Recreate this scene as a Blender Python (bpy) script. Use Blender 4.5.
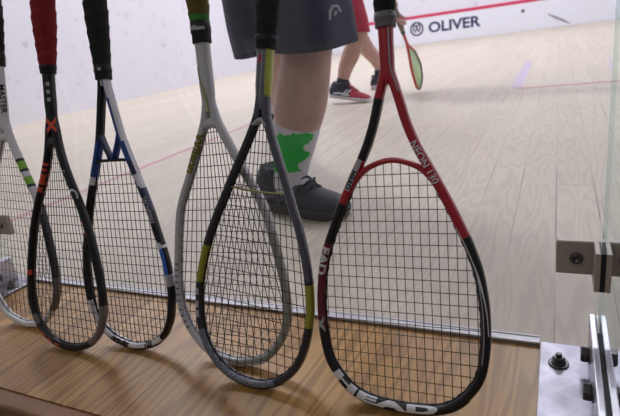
import bpy, bmesh, math, random
from mathutils import Vector, Matrix
R = math.radians
rnd = random.Random(7)
C = bpy.context.scene.collection
SC = bpy.context.scene
for o in list(bpy.data.objects): bpy.data.objects.remove(o)

# ------------------------------------------------------------------ camera, world, lights, exposure
cam = bpy.data.cameras.new('camera'); camo = bpy.data.objects.new('camera', cam); C.objects.link(camo)
SC.camera = camo
yaw, pit, rol = R(27.568), R(18.738), R(8.206)
fw = Vector((-math.sin(yaw)*math.cos(pit), math.cos(yaw)*math.cos(pit), -math.sin(pit)))
rt = Vector((math.cos(yaw), math.sin(yaw), 0)); dn = fw.cross(rt)
r2 = math.cos(rol)*rt + math.sin(rol)*dn
d2 = -math.sin(rol)*rt + math.cos(rol)*dn
camo.matrix_world = Matrix(((r2.x, -d2.x, -fw.x, 0), (r2.y, -d2.y, -fw.y, 0), (r2.z, -d2.z, -fw.z, 0.44), (0, 0, 0, 1)))
cam.sensor_fit = 'HORIZONTAL'; cam.sensor_width = 36.0
cam.lens = 36.0*501.83/620.0
cam.clip_start = 0.01; cam.clip_end = 100
cam.dof.use_dof = True; cam.dof.focus_distance = 0.72; cam.dof.aperture_fstop = 9.0

w = bpy.data.worlds.new('world'); SC.world = w; w.use_nodes = True
w.node_tree.nodes['Background'].inputs[0].default_value = (0.80, 0.78, 0.80, 1)
w.node_tree.nodes['Background'].inputs[1].default_value = 0.18

def area(name, loc, target, sx, sy, power, col):
    l = bpy.data.lights.new(name, 'AREA'); l.shape = 'RECTANGLE'; l.size = sx; l.size_y = sy
    l.energy = power; l.color = col
    o = bpy.data.objects.new(name, l); C.objects.link(o); o.location = loc
    o.rotation_euler = (Vector(target)-Vector(loc)).to_track_quat('-Z', 'Y').to_euler()
    return o
COOL = (0.95, 0.96, 1.0)
LAMPS = [(-3.8, 3.9, 185), (0.0, 4.4, 50), (-3.4, 7.8, 112), (0.0, 7.6, 112)]
for lx, ly, lw in LAMPS:
    area('court_lamp', (lx, ly, 5.25), (lx, ly, 0), 1.2, 0.5, lw, COOL)
area('gallery_lamp', (-1.2, -1.4, 2.35), (-0.6, 0.6, 0.0), 1.2, 0.3, 9, (1.0, 0.93, 0.84))
SC.view_settings.view_transform = 'Standard'; SC.view_settings.look = 'None'
SC.view_settings.gamma = 1.0; SC.view_settings.use_curve_mapping = False
SC.view_settings.exposure = 0.0
SC.cycles.max_bounces = 10; SC.cycles.transparent_max_bounces = 16; SC.cycles.caustics_reflective = False

# ------------------------------------------------------------------ materials
def lin(c):
    return tuple(((v/255)/12.92 if v/255 <= .04045 else ((v/255+.055)/1.055)**2.4) for v in c)+(1,)
def mat(name, rgb, rough=.5, metal=0., spec=.5, noise=0., nscale=40., bump=0., bscale=200., coat=0.):
    m = bpy.data.materials.new(name); m.use_nodes = True; nt = m.node_tree; b = nt.nodes['Principled BSDF']
    b.inputs['Roughness'].default_value = rough; b.inputs['Metallic'].default_value = metal
    b.inputs['Specular IOR Level'].default_value = spec; b.inputs['Coat Weight'].default_value = coat
    tc = nt.nodes.new('ShaderNodeTexCoord')
    col = lin(rgb)
    if noise > 0:
        n = nt.nodes.new('ShaderNodeTexNoise'); n.inputs['Scale'].default_value = nscale; n.inputs['Detail'].default_value = 4
        nt.links.new(tc.outputs['Object'], n.inputs['Vector'])
        r = nt.nodes.new('ShaderNodeValToRGB')
        r.color_ramp.elements[0].position = .3; r.color_ramp.elements[1].position = .7
        r.color_ramp.elements[0].color = tuple(max(0, v*(1-noise)) for v in col[:3])+(1,)
        r.color_ramp.elements[1].color = tuple(min(1, v*(1+noise)) for v in col[:3])+(1,)
        nt.links.new(n.outputs['Fac'], r.inputs['Fac']); nt.links.new(r.outputs['Color'], b.inputs['Base Color'])
    else:
        b.inputs['Base Color'].default_value = col
    if bump > 0:
        n2 = nt.nodes.new('ShaderNodeTexNoise'); n2.inputs['Scale'].default_value = bscale
        nt.links.new(tc.outputs['Object'], n2.inputs['Vector'])
        bp = nt.nodes.new('ShaderNodeBump'); bp.inputs['Strength'].default_value = bump; bp.inputs['Distance'].default_value = .002
        nt.links.new(n2.outputs['Fac'], bp.inputs['Height']); nt.links.new(bp.outputs['Normal'], b.inputs['Normal'])
    return m

def planks(name, c1, c2, seam, width, length, rough, grain, gdark, seamw, coat=.0, off=0.0, grainscale=1.0, gfreq=75.0):
    """boards running along +Y"""
    m = bpy.data.materials.new(name); m.use_nodes = True; nt = m.node_tree; b = nt.nodes['Principled BSDF']
    N = nt.nodes.new; L = nt.links.new
    tc = N('ShaderNodeTexCoord'); sep = N('ShaderNodeSeparateXYZ'); L(tc.outputs['Object'], sep.inputs[0])
    cmb = N('ShaderNodeCombineXYZ'); L(sep.outputs['Y'], cmb.inputs['X'])
    add = N('ShaderNodeMath'); add.operation = 'ADD'; add.inputs[1].default_value = 20.0+off; L(sep.outputs['X'], add.inputs[0])
    L(add.outputs[0], cmb.inputs['Y'])
    br = N('ShaderNodeTexBrick'); L(cmb.outputs[0], br.inputs['Vector'])
    br.inputs['Scale'].default_value = 1.0; br.inputs['Brick Width'].default_value = length; br.inputs['Row Height'].default_value = width
    br.inputs['Mortar Size'].default_value = seamw; br.inputs['Mortar Smooth'].default_value = .3; br.inputs['Bias'].default_value = 0
    br.offset = .37; br.offset_frequency = 2
    br.inputs['Color1'].default_value = (0, 0, 0, 1); br.inputs['Color2'].default_value = (1, 1, 1, 1); br.inputs['Mortar'].default_value = (.5, .5, .5, 1)
    mx = N('ShaderNodeMix'); mx.data_type = 'RGBA'; mx.inputs[6].default_value = lin(c1); mx.inputs[7].default_value = lin(c2)
    L(br.outputs['Color'], mx.inputs[0])
    # grain: stretched wavy rings, shifted per board
    sc = N('ShaderNodeVectorMath'); sc.operation = 'MULTIPLY'; sc.inputs[1].default_value = (16*grainscale, 1.6*grainscale, 1)
    L(tc.outputs['Object'], sc.inputs[0])
    sh = N('ShaderNodeVectorMath'); sh.operation = 'MULTIPLY_ADD'; sh.inputs[1].default_value = (7, 13, 31); L(br.outputs['Color'], sh.inputs[0]); L(sc.outputs[0], sh.inputs[2])
    nz = N('ShaderNodeTexNoise'); nz.inputs['Scale'].default_value = 1.0; nz.inputs['Detail'].default_value = 2.5; nz.inputs['Roughness'].default_value = .45
    L(sh.outputs[0], nz.inputs['Vector'])
    mul = N('ShaderNodeMath'); mul.operation = 'MULTIPLY'; mul.inputs[1].default_value = gfreq; L(nz.outputs['Fac'], mul.inputs[0])
    sn = N('ShaderNodeMath'); sn.operation = 'SINE'; L(mul.outputs[0], sn.inputs[0])
    rp = N('ShaderNodeValToRGB'); rp.color_ramp.elements[0].position = .30; rp.color_ramp.elements[1].position = .95
    mr = N('ShaderNodeMapRange'); mr.inputs[1].default_value = -1; mr.inputs[2].default_value = 1; L(sn.outputs[0], mr.inputs[0]); L(mr.outputs[0], rp.inputs['Fac'])
    fine = N('ShaderNodeTexNoise'); fine.inputs['Scale'].default_value = 1.0; fine.inputs['Detail'].default_value = 3
    s3 = N('ShaderNodeVectorMath'); s3.operation = 'MULTIPLY'; s3.inputs[1].default_value = (260, 9, 1); L(tc.outputs['Object'], s3.inputs[0]); L(s3.outputs[0], fine.inputs['Vector'])
    ad = N('ShaderNodeMath'); ad.operation = 'MULTIPLY_ADD'; ad.inputs[1].default_value = .5; L(fine.outputs['Fac'], ad.inputs[0]); L(rp.outputs['Color'], ad.inputs[2])
    gf = N('ShaderNodeMath'); gf.operation = 'MULTIPLY'; gf.inputs[1].default_value = grain; L(ad.outputs[0], gf.inputs[0])
    m2 = N('ShaderNodeMix'); m2.data_type = 'RGBA'; L(gf.outputs[0], m2.inputs[0]); L(mx.outputs[2], m2.inputs[6]); m2.inputs[7].default_value = lin(gdark)
    sn2 = N('ShaderNodeTexNoise'); sn2.inputs['Scale'].default_value = 1.3; sn2.inputs['Detail'].default_value = 1; L(tc.outputs['Object'], sn2.inputs['Vector'])
    smr = N('ShaderNodeMapRange'); smr.inputs[1].default_value = .48; smr.inputs[2].default_value = .64; smr.inputs[3].default_value = .10; smr.inputs[4].default_value = 1; L(sn2.outputs['Fac'], smr.inputs[0])
    sfx = N('ShaderNodeMath'); sfx.operation = 'MULTIPLY'; L(br.outputs['Fac'], sfx.inputs[0]); L(smr.outputs[0], sfx.inputs[1])
    m3 = N('ShaderNodeMix'); m3.data_type = 'RGBA'; L(sfx.outputs[0], m3.inputs[0]); L(m2.outputs[2], m3.inputs[6]); m3.inputs[7].default_value = lin(seam)
    L(m3.outputs[2], b.inputs['Base Color'])
    b.inputs['Roughness'].default_value = rough; b.inputs['Coat Weight'].default_value = coat; b.inputs['Coat Roughness'].default_value = .25
    return m

M = {}
M['court_floor'] = planks('hazed_maple_boards', (198, 187, 170), (208, 197, 180), (96, 86, 78), .083, 1.35, .5, .26, (160, 149, 139), .0015)  # greyish pale: wash of the glass reflections put into the board colour
M['ledge'] = planks('oak_boards', (180, 135, 76), (200, 155, 92), (104, 74, 40), .092, 1.9, .42, .55, (134, 94, 48), .0012, coat=.15, off=.02)
M['nosing'] = mat('oak_nosing', (146, 104, 70), .45, noise=.18, nscale=14)
M['outer_floor'] = mat('grey_carpet', (105, 98, 95), .95, noise=.2, nscale=90)

def wall_mat(name, rgb, marks=()):
    m = bpy.data.materials.new(name); m.use_nodes = True; nt = m.node_tree; b = nt.nodes['Principled BSDF']
    N = nt.nodes.new; L = nt.links.new
    tc = N('ShaderNodeTexCoord')
    n = N('ShaderNodeTexNoise'); n.inputs['Scale'].default_value = 6.5; n.inputs['Detail'].default_value = 6; n.inputs['Roughness'].default_value = .75
    L(tc.outputs['Object'], n.inputs['Vector'])
    r = N('ShaderNodeValToRGB'); r.color_ramp.elements[0].position = .30; r.color_ramp.elements[1].position = .42
    r.color_ramp.elements[0].color = lin(tuple(v-34 for v in rgb)); r.color_ramp.elements[1].color = lin(rgb)
    L(n.outputs['Fac'], r.inputs['Fac'])
    L(r.outputs['Color'], b.inputs['Base Color']); b.inputs['Roughness'].default_value = .6
    return m
M['wall'] = wall_mat('scuffed_white_plaster', (226, 224, 234))
M['ceiling'] = mat('white_ceiling', (225, 225, 228), .9)
M['tin'] = mat('white_tin_board', (232, 232, 242), .5)
M['line_red'] = mat('red_court_line', (205, 50, 92), .6)
M['line_faded'] = mat('faded_court_line', (192, 146, 152), .6, noise=.08, nscale=20)
M['line_purple'] = mat('purple_court_line', (188, 176, 196), .6, noise=.08, nscale=20)
M['navy'] = mat('navy_print', (52, 50, 96), .6)
M['tin_streak'] = mat('dark_mark', (150, 148, 160), .8)

def glass_mat(name, tint, refl=1.0):
    m = bpy.data.materials.new(name); m.use_nodes = True; nt = m.node_tree
    for n in list(nt.nodes): nt.nodes.remove(n)
    N = nt.nodes.new; L = nt.links.new
    out = N('ShaderNodeOutputMaterial'); tr = N('ShaderNodeBsdfTransparent'); tr.inputs[0].default_value = tint
    gl = N('ShaderNodeBsdfGlossy'); gl.inputs['Roughness'].default_value = .02; gl.inputs[0].default_value = (1, 1, 1, 1)
    lw = N('ShaderNodeFresnel'); lw.inputs[0].default_value = 1.45
    # a fresnel term that is the same on both faces of the pane
    geo = N('ShaderNodeNewGeometry'); 
    mul = N('ShaderNodeMath'); mul.operation = 'MULTIPLY'; mul.inputs[1].default_value = refl; L(lw.outputs[0], mul.inputs[0])
    bk = N('ShaderNodeMix'); bk.data_type = 'FLOAT'; L(geo.outputs['Backfacing'], bk.inputs[0]); L(mul.outputs[0], bk.inputs[2]); bk.inputs[3].default_value = .03
    df = N('ShaderNodeBsdfDiffuse'); df.inputs[0].default_value = (.8, .8, .85, 1)
    hz = N('ShaderNodeMixShader'); hz.inputs[0].default_value = .012; L(tr.outputs[0], hz.inputs[1]); L(df.outputs[0], hz.inputs[2])
    mx = N('ShaderNodeMixShader'); L(bk.outputs[0], mx.inputs[0]); L(hz.outputs[0], mx.inputs[1]); L(gl.outputs[0], mx.inputs[2])
    L(mx.outputs[0], out.inputs[0])
    return m
M['glass'] = glass_mat('clear_glass', (.985, .99, .992, 1))
M['fin_glass'] = glass_mat('greenish_fin_glass', (.93, .965, .96, 1))
M['steel'] = mat('brushed_steel', (150, 148, 160), .40, 1.0, noise=.22, nscale=45)
M['steel_bright'] = mat('polished_steel', (205, 203, 214), .28, .7)
M['steel_warm'] = mat('satin_steel_plate', (186, 176, 168), .45, .35)
M['strip'] = mat('silver_channel', (214, 213, 220), .38, .15)
M['bolt'] = mat('dark_bolt_steel', (98, 95, 97), .35, .8)
M['rubber'] = mat('black_rubber', (22, 22, 26), .6)

# ------------------------------------------------------------------ mesh helpers
def obj(name, bm, mats, parent=None, smooth=True):
    me = bpy.data.meshes.new(name); bm.normal_update(); bm.to_mesh(me); bm.free()
    for mm in (mats if isinstance(mats, (list, tuple)) else [mats]): me.materials.append(mm)
    if smooth:
        for p in me.polygons: p.use_smooth = True
    o = bpy.data.objects.new(name, me); C.objects.link(o)
    if parent: o.parent = parent
    return o
def tag(o, label, cat, group=None):
    o['label'] = label; o['category'] = cat
    if group: o['group'] = group
    return o
def struct(o, label=None):
    o['kind'] = 'structure'
    if label: o['label'] = label
    return o
def empty(name, loc, label=None, cat=None, group=None):
    o = bpy.data.objects.new(name, None); C.objects.link(o); o.location = loc; o.empty_display_size = .05
    if label: tag(o, label, cat, group)
    return o
def box(bm, x0, x1, y0, y1, z0, z1, bev=0, seg=2, mi=0):
    ret = bmesh.ops.create_cube(bm, size=1)
    vs = ret['verts']
    for v in vs:
        v.co = Vector(((x0+x1)/2+v.co.x*(x1-x0), (y0+y1)/2+v.co.y*(y1-y0), (z0+z1)/2+v.co.z*(z1-z0)))
    fs = set(f for v in vs for f in v.link_faces)
    for f in fs: f.material_index = mi
    if bev > 0:
        es = list(set(e for v in vs for e in v.link_edges))
        bmesh.ops.bevel(bm, geom=es, offset=bev, segments=seg, affect='EDGES', profile=.6)
    return bm
def mkbox(name, dims, m, parent=None, bev=0, smooth=False):
    bm = bmesh.new(); box(bm, *dims, bev=bev); return obj(name, bm, m, parent, smooth)
def frames(pts):
    """parallel transport frames along a polyline"""
    n = len(pts); T = []
    for i in range(n):
        a = pts[max(0, i-1)]; b = pts[min(n-1, i+1)]; T.append((b-a).normalized())
    up = Vector((0, 1, 0)) if abs(T[0].y) < .9 else Vector((1, 0, 0))
    nrm = (up - T[0]*up.dot(T[0])).normalized(); out = []
    for i in range(n):
        nrm = (nrm - T[i]*nrm.dot(T[i])).normalized()
        out.append((T[i], nrm, T[i].cross(nrm)))
    return out
def tube(bm, pts, rad, seg=8, mi=0, caps=True, flat=1.0):
    """round tube along pts, rad number or list"""
    pts = [Vector(p) for p in pts]; fr = frames(pts); rings = []
    for i, (p, (t, n, b)) in enumerate(zip(pts, fr)):
        r = rad[i] if isinstance(rad, (list, tuple)) else rad
        rings.append([bm.verts.new(p+n*math.cos(2*math.pi*k/seg)*r+b*math.sin(2*math.pi*k/seg)*r*flat) for k in range(seg)])
    for a, b in zip(rings, rings[1:]):
        for k in range(seg):
            f = bm.faces.new((a[k], a[(k+1) % seg], b[(k+1) % seg], b[k])); f.material_index = mi
    if caps:
        bm.faces.new(rings[0][::-1]).material_index = mi; bm.faces.new(rings[-1]).material_index = mi
    return rings
def lathe(bm, prof, axis='z', org=(0, 0, 0), seg=20, mi=0):
    """prof: (radius, height) list; axis direction of height"""
    ax = {'z': (Vector((1, 0, 0)), Vector((0, 1, 0)), Vector((0, 0, 1))), 'x': (Vector((0, 1, 0)), Vector((0, 0, 1)), Vector((1, 0, 0))),
          'y': (Vector((1, 0, 0)), Vector((0, 0, 1)), Vector((0, -1, 0))), '-x': (Vector((0, 0, 1)), Vector((0, 1, 0)), Vector((-1, 0, 0)))}[axis]
    o = Vector(org); rings = []
    for r, h in prof:
        rings.append([bm.verts.new(o+ax[0]*math.cos(2*math.pi*k/seg)*max(r, 1e-5)+ax[1]*math.sin(2*math.pi*k/seg)*max(r, 1e-5)+ax[2]*h) for k in range(seg)])
    for a, b in zip(rings, rings[1:]):
        for k in range(seg):
            bm.faces.new((a[k], a[(k+1) % seg], b[(k+1) % seg], b[k])).material_index = mi
    bm.faces.new(rings[0][::-1]).material_index = mi; bm.faces.new(rings[-1]).material_index = mi
def catmull(pts, n):
    """dense samples through points (tuples), centripetal-ish"""
    P = [Vector(p) for p in pts]; out = []
    for i in range(len(P)-1):
        p0 = P[i-1] if i > 0 else P[0]*2-P[1]; p1 = P[i]; p2 = P[i+1]; p3 = P[i+2] if i+2 < len(P) else P[-1]*2-P[-2]
        for k in range(n):
            t = k/n
            out.append(.5*((2*p1)+(p2-p0)*t+(2*p0-5*p1+4*p2-p3)*t*t+(3*p1-p0-3*p2+p3)*t**3))
    out.append(P[-1]); return out
def text_mesh(txt, size, bold=0.0, shear=0.0, depth=0.0, spacing=1.0, fine=True):
    cu = bpy.data.curves.new('t', 'FONT'); cu.body = txt; cu.size = size; cu.offset = bold*size; cu.shear = shear
    cu.space_character = spacing; cu.resolution_u = 4; cu.extrude = depth
    to = bpy.data.objects.new('t', cu); C.objects.link(to); bpy.context.view_layer.update()
    dg = bpy.context.evaluated_depsgraph_get(); me = bpy.data.meshes.new_from_object(to.evaluated_get(dg))
    bpy.data.objects.remove(to); bpy.data.curves.remove(cu)
    if fine:
        b_ = bmesh.new(); b_.from_mesh(me); bmesh.ops.triangulate(b_, faces=b_.faces)
        for _ in range(4):
            es = [e for e in b_.edges if e.calc_length() > size*.16]
            if not es: break
            bmesh.ops.subdivide_edges(b_, edges=es, cuts=1); bmesh.ops.triangulate(b_, faces=b_.faces)
        b_.to_mesh(me); b_.free()
    return me

# ------------------------------------------------------------------ setting: court, glass wall, oak ledge
GY = .645                                  # front face of the glass wall
LX, RX, FY, CH = -4.80, 1.60, 10.40, 5.6
bm = bmesh.new(); box(bm, LX-.1, RX+.1, GY+.004, FY+.1, -.06, 0); struct(obj('floor', bm, M['court_floor'], None, False), 'maple squash court floor behind the glass, greyed in colour for the glass haze')
mkw = lambda n, d, l: struct(mkbox(n, d, M['wall']), l)
mkw('wall_left', (LX-.1, LX, GY+.02, FY, 0, CH), 'scuffed white left side wall of the court')
mkw('wall_right', (RX, RX+.1, GY+.02, FY, 0, CH), 'white right side wall of the court')
mkw('wall_front', (LX-.1, RX+.1, FY, FY+.1, 0, CH), 'white front wall of the court')
struct(mkbox('ceiling', (LX-.1, RX+.1, GY+.02, FY+.1, CH, CH+.1), M['ceiling']), 'white court ceiling')
# tin board with red line on the front wall
tin = mkbox('tin_board', (LX, RX, FY-.018, FY-.001, 0.002, .475), M['tin']); tag(tin, 'white tin board along the foot of the front wall', 'board')
ln = mkbox('red_line', (LX, RX, FY-.020, FY-.0005, .475, .53), M['line_red'], tin); ln['label'] = 'red line along the top of the board'
# lettering on the tin
def flat_text(name, txt, size, m, parent, x, y, z, bold=0., sx=1.0, spacing=1.0):
    me = text_mesh(txt, size, bold, spacing=spacing, fine=False); me.transform(Matrix.Scale(sx, 4, (1, 0, 0)))
    for v in me.vertices: v.co = Vector((x+v.co.x, y-v.co.z, z+v.co.y))
    me.materials.clear(); me.materials.append(m)
    o = bpy.data.objects.new(name, me); C.objects.link(o); o.parent = parent; return o
flat_text('lettering', 'OLIVER', .262, M['navy'], tin, -2.285, FY-.0195, .190, bold=.032, sx=1.12, spacing=1.0)
bm = bmesh.new()
ring = [Vector((-2.51+.118*math.cos(a), FY-.0195, .285+.118*math.sin(a))) for a in [2*math.pi*k/40 for k in range(41)]]
tube(bm, ring, .016, 8, flat=1)
for sx_ in (-1, 1):                       # two interlocked rounded loops with a stem, like two rackets
    lp = [Vector((-2.51+sx_*.036+.030*math.cos(a), FY-.0195, .305+.055*math.sin(a))) for a in [2*math.pi*k/20 for k in range(21)]]
    tube(bm, lp, .013, 8)
    tube(bm, [(-2.51+sx_*.036, FY-.0195, .25), (-2.51+sx_*.045, FY-.0195, .215)], .013, 8)
for v in bm.verts: v.co.y = FY-.0195+(v.co.y-(FY-.0195))*.1
obj('emblem', bm, M['navy'], tin)
# dark dot and dark streak on the tin
bm = bmesh.new()
for cx, cz, rx, rz in ((-.586, .344, .020, .030),):
    lathe(bm, [(.03, 0), (.0305, .001), (.02, .002)], 'y', (cx, FY-.018, cz), 16)
obj('dark_dot', bm, M['bolt'], tin)
bm = bmesh.new()
tube(bm, [(-.18, FY-.018, .235), (-.05, FY-.018, .16), (.08, FY-.018, .09), (.17, FY-.018, .03)], [.008, .022, .018, .006], 8)
for v in bm.verts: v.co.y = FY-.0185+(v.co.y-FY+.018)*.03
obj('dark_streak', bm, M['tin_streak'], tin)
# floor lines: flush painted strips
def line(nm, x0, x1, y0, y1, m, lab):
    o = mkbox(nm, (x0, x1, y0, y1, .0002, .0009), m); struct(o, lab); return o
line('trim_1', -1.640, -1.606, GY+.05, 2.9, M['line_faded'], 'faded half court line running away from the glass')
line('trim_2', -.215, RX, 3.10, 3.15, M['line_faded'], 'thin faded service box line across the floor')
line('trim_3', -.245, -.185, 3.15, 4.6, M['line_purple'], 'short purple side line of the service box')
# ledge in front of the glass, continuing the court boards
LY = .352
bm = bmesh.new(); box(bm, -3.0, 2.2, LY, GY+.004, -.04, 0); struct(obj('ledge', bm, M['ledge'], None, False), 'oak ledge in front of the glass wall')
bm = bmesh.new(); box(bm, -3.0, 2.2, LY-.030, LY-.0002, -.055, -.0002, bev=.006, seg=4)
struct(obj('trim_4', bm, M['nosing'], None, True), 'dark oak nosing on the front edge of the ledge')
struct(mkbox('trim_5', (-3.0, 2.2, LY-.012, LY+.01, -.62, -.056), mat('dark_oak_riser', (84, 54, 38), .5, noise=.15, nscale=14)), 'dark oak riser below the ledge')
struct(mkbox('floor_gallery', (-4.9, 2.2, -3.2, LY-.013, -.68, -.62), M['outer_floor']), 'grey gallery floor in front of the ledge')
# glass panels (three panes meeting at the fins)
FX, FXL = .0515, -1.1240
HG = 2.25
def pane(n, x0, x1, lab, m='glass'):
    struct(mkbox(n, (x0, x1, GY, GY+.012, .005, HG), M[m]), lab)
pane('window_1', -3.0, FXL-.0015, 'clear glass pane at the far left of the court back wall')
pane('window_2', FXL+.0015, FX-.0015, 'large clear glass pane behind the rackets')
pane('window_3', FX+.0015, 1.59, 'slightly greenish glass pane right of the glass fin', 'fin_glass')
# silver channel under the glass
for n, x0, x1 in (('trim_6', -3.0, FXL-.064), ('trim_7', FXL+.066, FX-.066), ('trim_8', FX+.066, 1.59)):
    bm = bmesh.new(); box(bm, x0, x1, GY-.0045, GY-.0006, .0004, .0060, bev=.0008); box(bm, x0, x1, GY+.0126, GY+.0155, .0004, .0045, bev=.0008); box(bm, x0, x1, GY-.0045, GY+.0155, .0004, .0030)
    struct(obj(n, bm, M['strip'], None, False), 'silver channel holding the foot of the glass')

# ceiling lamp housings of the court
for lx, ly, lw in LAMPS:
    bm = bmesh.new(); box(bm, lx-.8, lx+.8, ly-.3, ly+.3, 5.28, 5.40, bev=.02)
    t = obj('ceiling_lamp', bm, M['ceiling'], None, False)
    tag(t, 'flat white lamp housing hung under the %s %s of the court ceiling' % ('near' if ly < 5 else 'far', 'left' if lx < -1 else 'right'), 'lamp', 'court ceiling lamps')
    for dx in (-.6, .6):
        bm = bmesh.new(); tube(bm, [(lx+dx, ly, 5.39), (lx+dx, ly, CH)], .008, 8); obj('hanger', bm, M['steel'], t)

# ------------------------------------------------------------------ glass fins and steel fittings
def hexnut(bm, org, r, h, axis):
    seg = 6
    lathe(bm, [(r*.9, 0), (r, h*.12), (r, h*.85), (r*.88, h)], axis, org, seg)
def fin_set(fx, where, side):
    # fin
    bm = bmesh.new(); box(bm, fx-.0024, fx+.0024, .601, GY-.0005, .012, HG)
    fin = tag(obj('glass_fin', bm, M['fin_glass'], None, False), 'upright glass fin standing square to the glass wall %s' % where, 'glass fin')
    # upper patch fitting
    t = empty('patch_fitting', (fx, GY, .140), 'steel plate fitting clamping the glass %s, above the ledge' % where, 'fitting')
    bm = bmesh.new(); box(bm, -.049, .049, -.012, -.0006, -.0225, .0225, bev=.003, seg=3)
    obj('plate', bm, M['steel_warm'], t, False)
    for s in (-1, 1):
        bm = bmesh.new(); box(bm, s*.0056-.0030, s*.0056+.0030, -.047, -.0122, -.0265, .023, bev=.0012, seg=2)
        obj('clamp_cheek', bm, M['steel_warm'], t, False)
        bm = bmesh.new(); lathe(bm, [(.0075, 0), (.0075, .002), (.0066, .0036), (.003, .0036), (.0028, .0015)], 'y', (s*.0265, -.012, 0), 24)
        obj('bolt', bm, M['bolt'], t)
    bm = bmesh.new(); box(bm, -.0025, .0025, -.0462, -.0445, -.0262, .0225); obj('gasket', bm, M['rubber'], t, False)
    bm = bmesh.new(); box(bm, -.0025, .0025, -.0445, -.0125, .0215, .0225); obj('gasket', bm, M['rubber'], t, False)
    # base plate with shoe
    t = empty('base_plate', (fx, GY, 0), 'bright steel base plate bolted to the ledge %s' % where, 'base plate')
    bm = bmesh.new(); box(bm, -.065, .065, -.285, -.0002, .0002, .006, bev=.0012); obj('plate', bm, M['steel'], t, False)
    bm = bmesh.new(); box(bm, -.0025, .0025, -.199, -.045, .0062, .0575); obj('gasket', bm, M['rubber'], t, False)
    for s in (-1, 1):
        bm = bmesh.new(); box(bm, s*.0060-.0034, s*.0060+.0034, -.20, -.006, .0062, .060, bev=.0012); obj('flange', bm, M['steel_bright'], t, False)
        for yy in (-.052, -.122):
            bm = bmesh.new(); ax = 'x' if s > 0 else '-x'
            lathe(bm, [(.0112, 0), (.0112, .0015)], ax, (s*.0094, yy, .030), 20)
            hexnut(bm, (s*.0109, yy, .030), .0102, .0085, ax); obj('flange_bolt', bm, M['bolt'], t, False)
        for yy in (-.045, -.235):
            bm = bmesh.new(); o_ = (s*.043, yy, .006)
            lathe(bm, [(.0122, 0), (.0122, .0018), (.0105, .0022)], 'z', o_, 24)
            lathe(bm, [(.0088, .0022), (.0085, .004), (.0075, .0045)], 'z', o_, 24)
            hexnut(bm, (o_[0], o_[1], .0105), .0072, .006, 'z')
            lathe(bm, [(.0036, .0105), (.0036, .0150), (.0028, .0158)], 'z', o_, 14)
            obj('anchor_bolt', bm, M['bolt'], t, False)
fin_set(FX, 'at the right edge of the photo', 1)
fin_set(FXL, 'at the left edge of the photo', -1)

# ------------------------------------------------------------------ rackets
PAL = {}
def pm(key, rgb, rough=.32, noise=0., nscale=300, coat=.25, metal=0.):
    if key not in PAL: PAL[key] = mat(key, rgb, rough, metal, noise=noise, nscale=nscale, coat=coat)
    return PAL[key]
BLACK = pm('gloss_black', (11, 11, 14), .36, coat=.1); RED = pm('racket_red', (178, 26, 46)); DRED = pm('dark_maroon', (104, 22, 38)); WHITE = pm('racket_white', (226, 226, 232))
SILVER = pm('racket_silver', (176, 176, 184), .3); GREY = pm('graphite_grey', (84, 84, 96), .35); DGREY = pm('dark_graphite', (44, 44, 52), .35)
BLUE = pm('deep_blue', (24, 62, 140)); LBLUE = pm('bright_blue', (44, 104, 205)); NAVYF = pm('navy_frame', (28, 38, 78)); LIME = pm('lime_green', (134, 196, 40)); YEL = pm('olive_yellow', (156, 156, 46))
OLIVE = pm('olive_print', (128, 124, 44)); ORANGE = pm('orange_red', (222, 82, 52)); SPECK = pm('speckled_grey', (112, 118, 132), .4, noise=.8, nscale=420); MIDGREY = pm('worn_grey', (118, 112, 112), .45)
PALE = pm('pale_grey_green', (158, 162, 156), .35)

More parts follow.
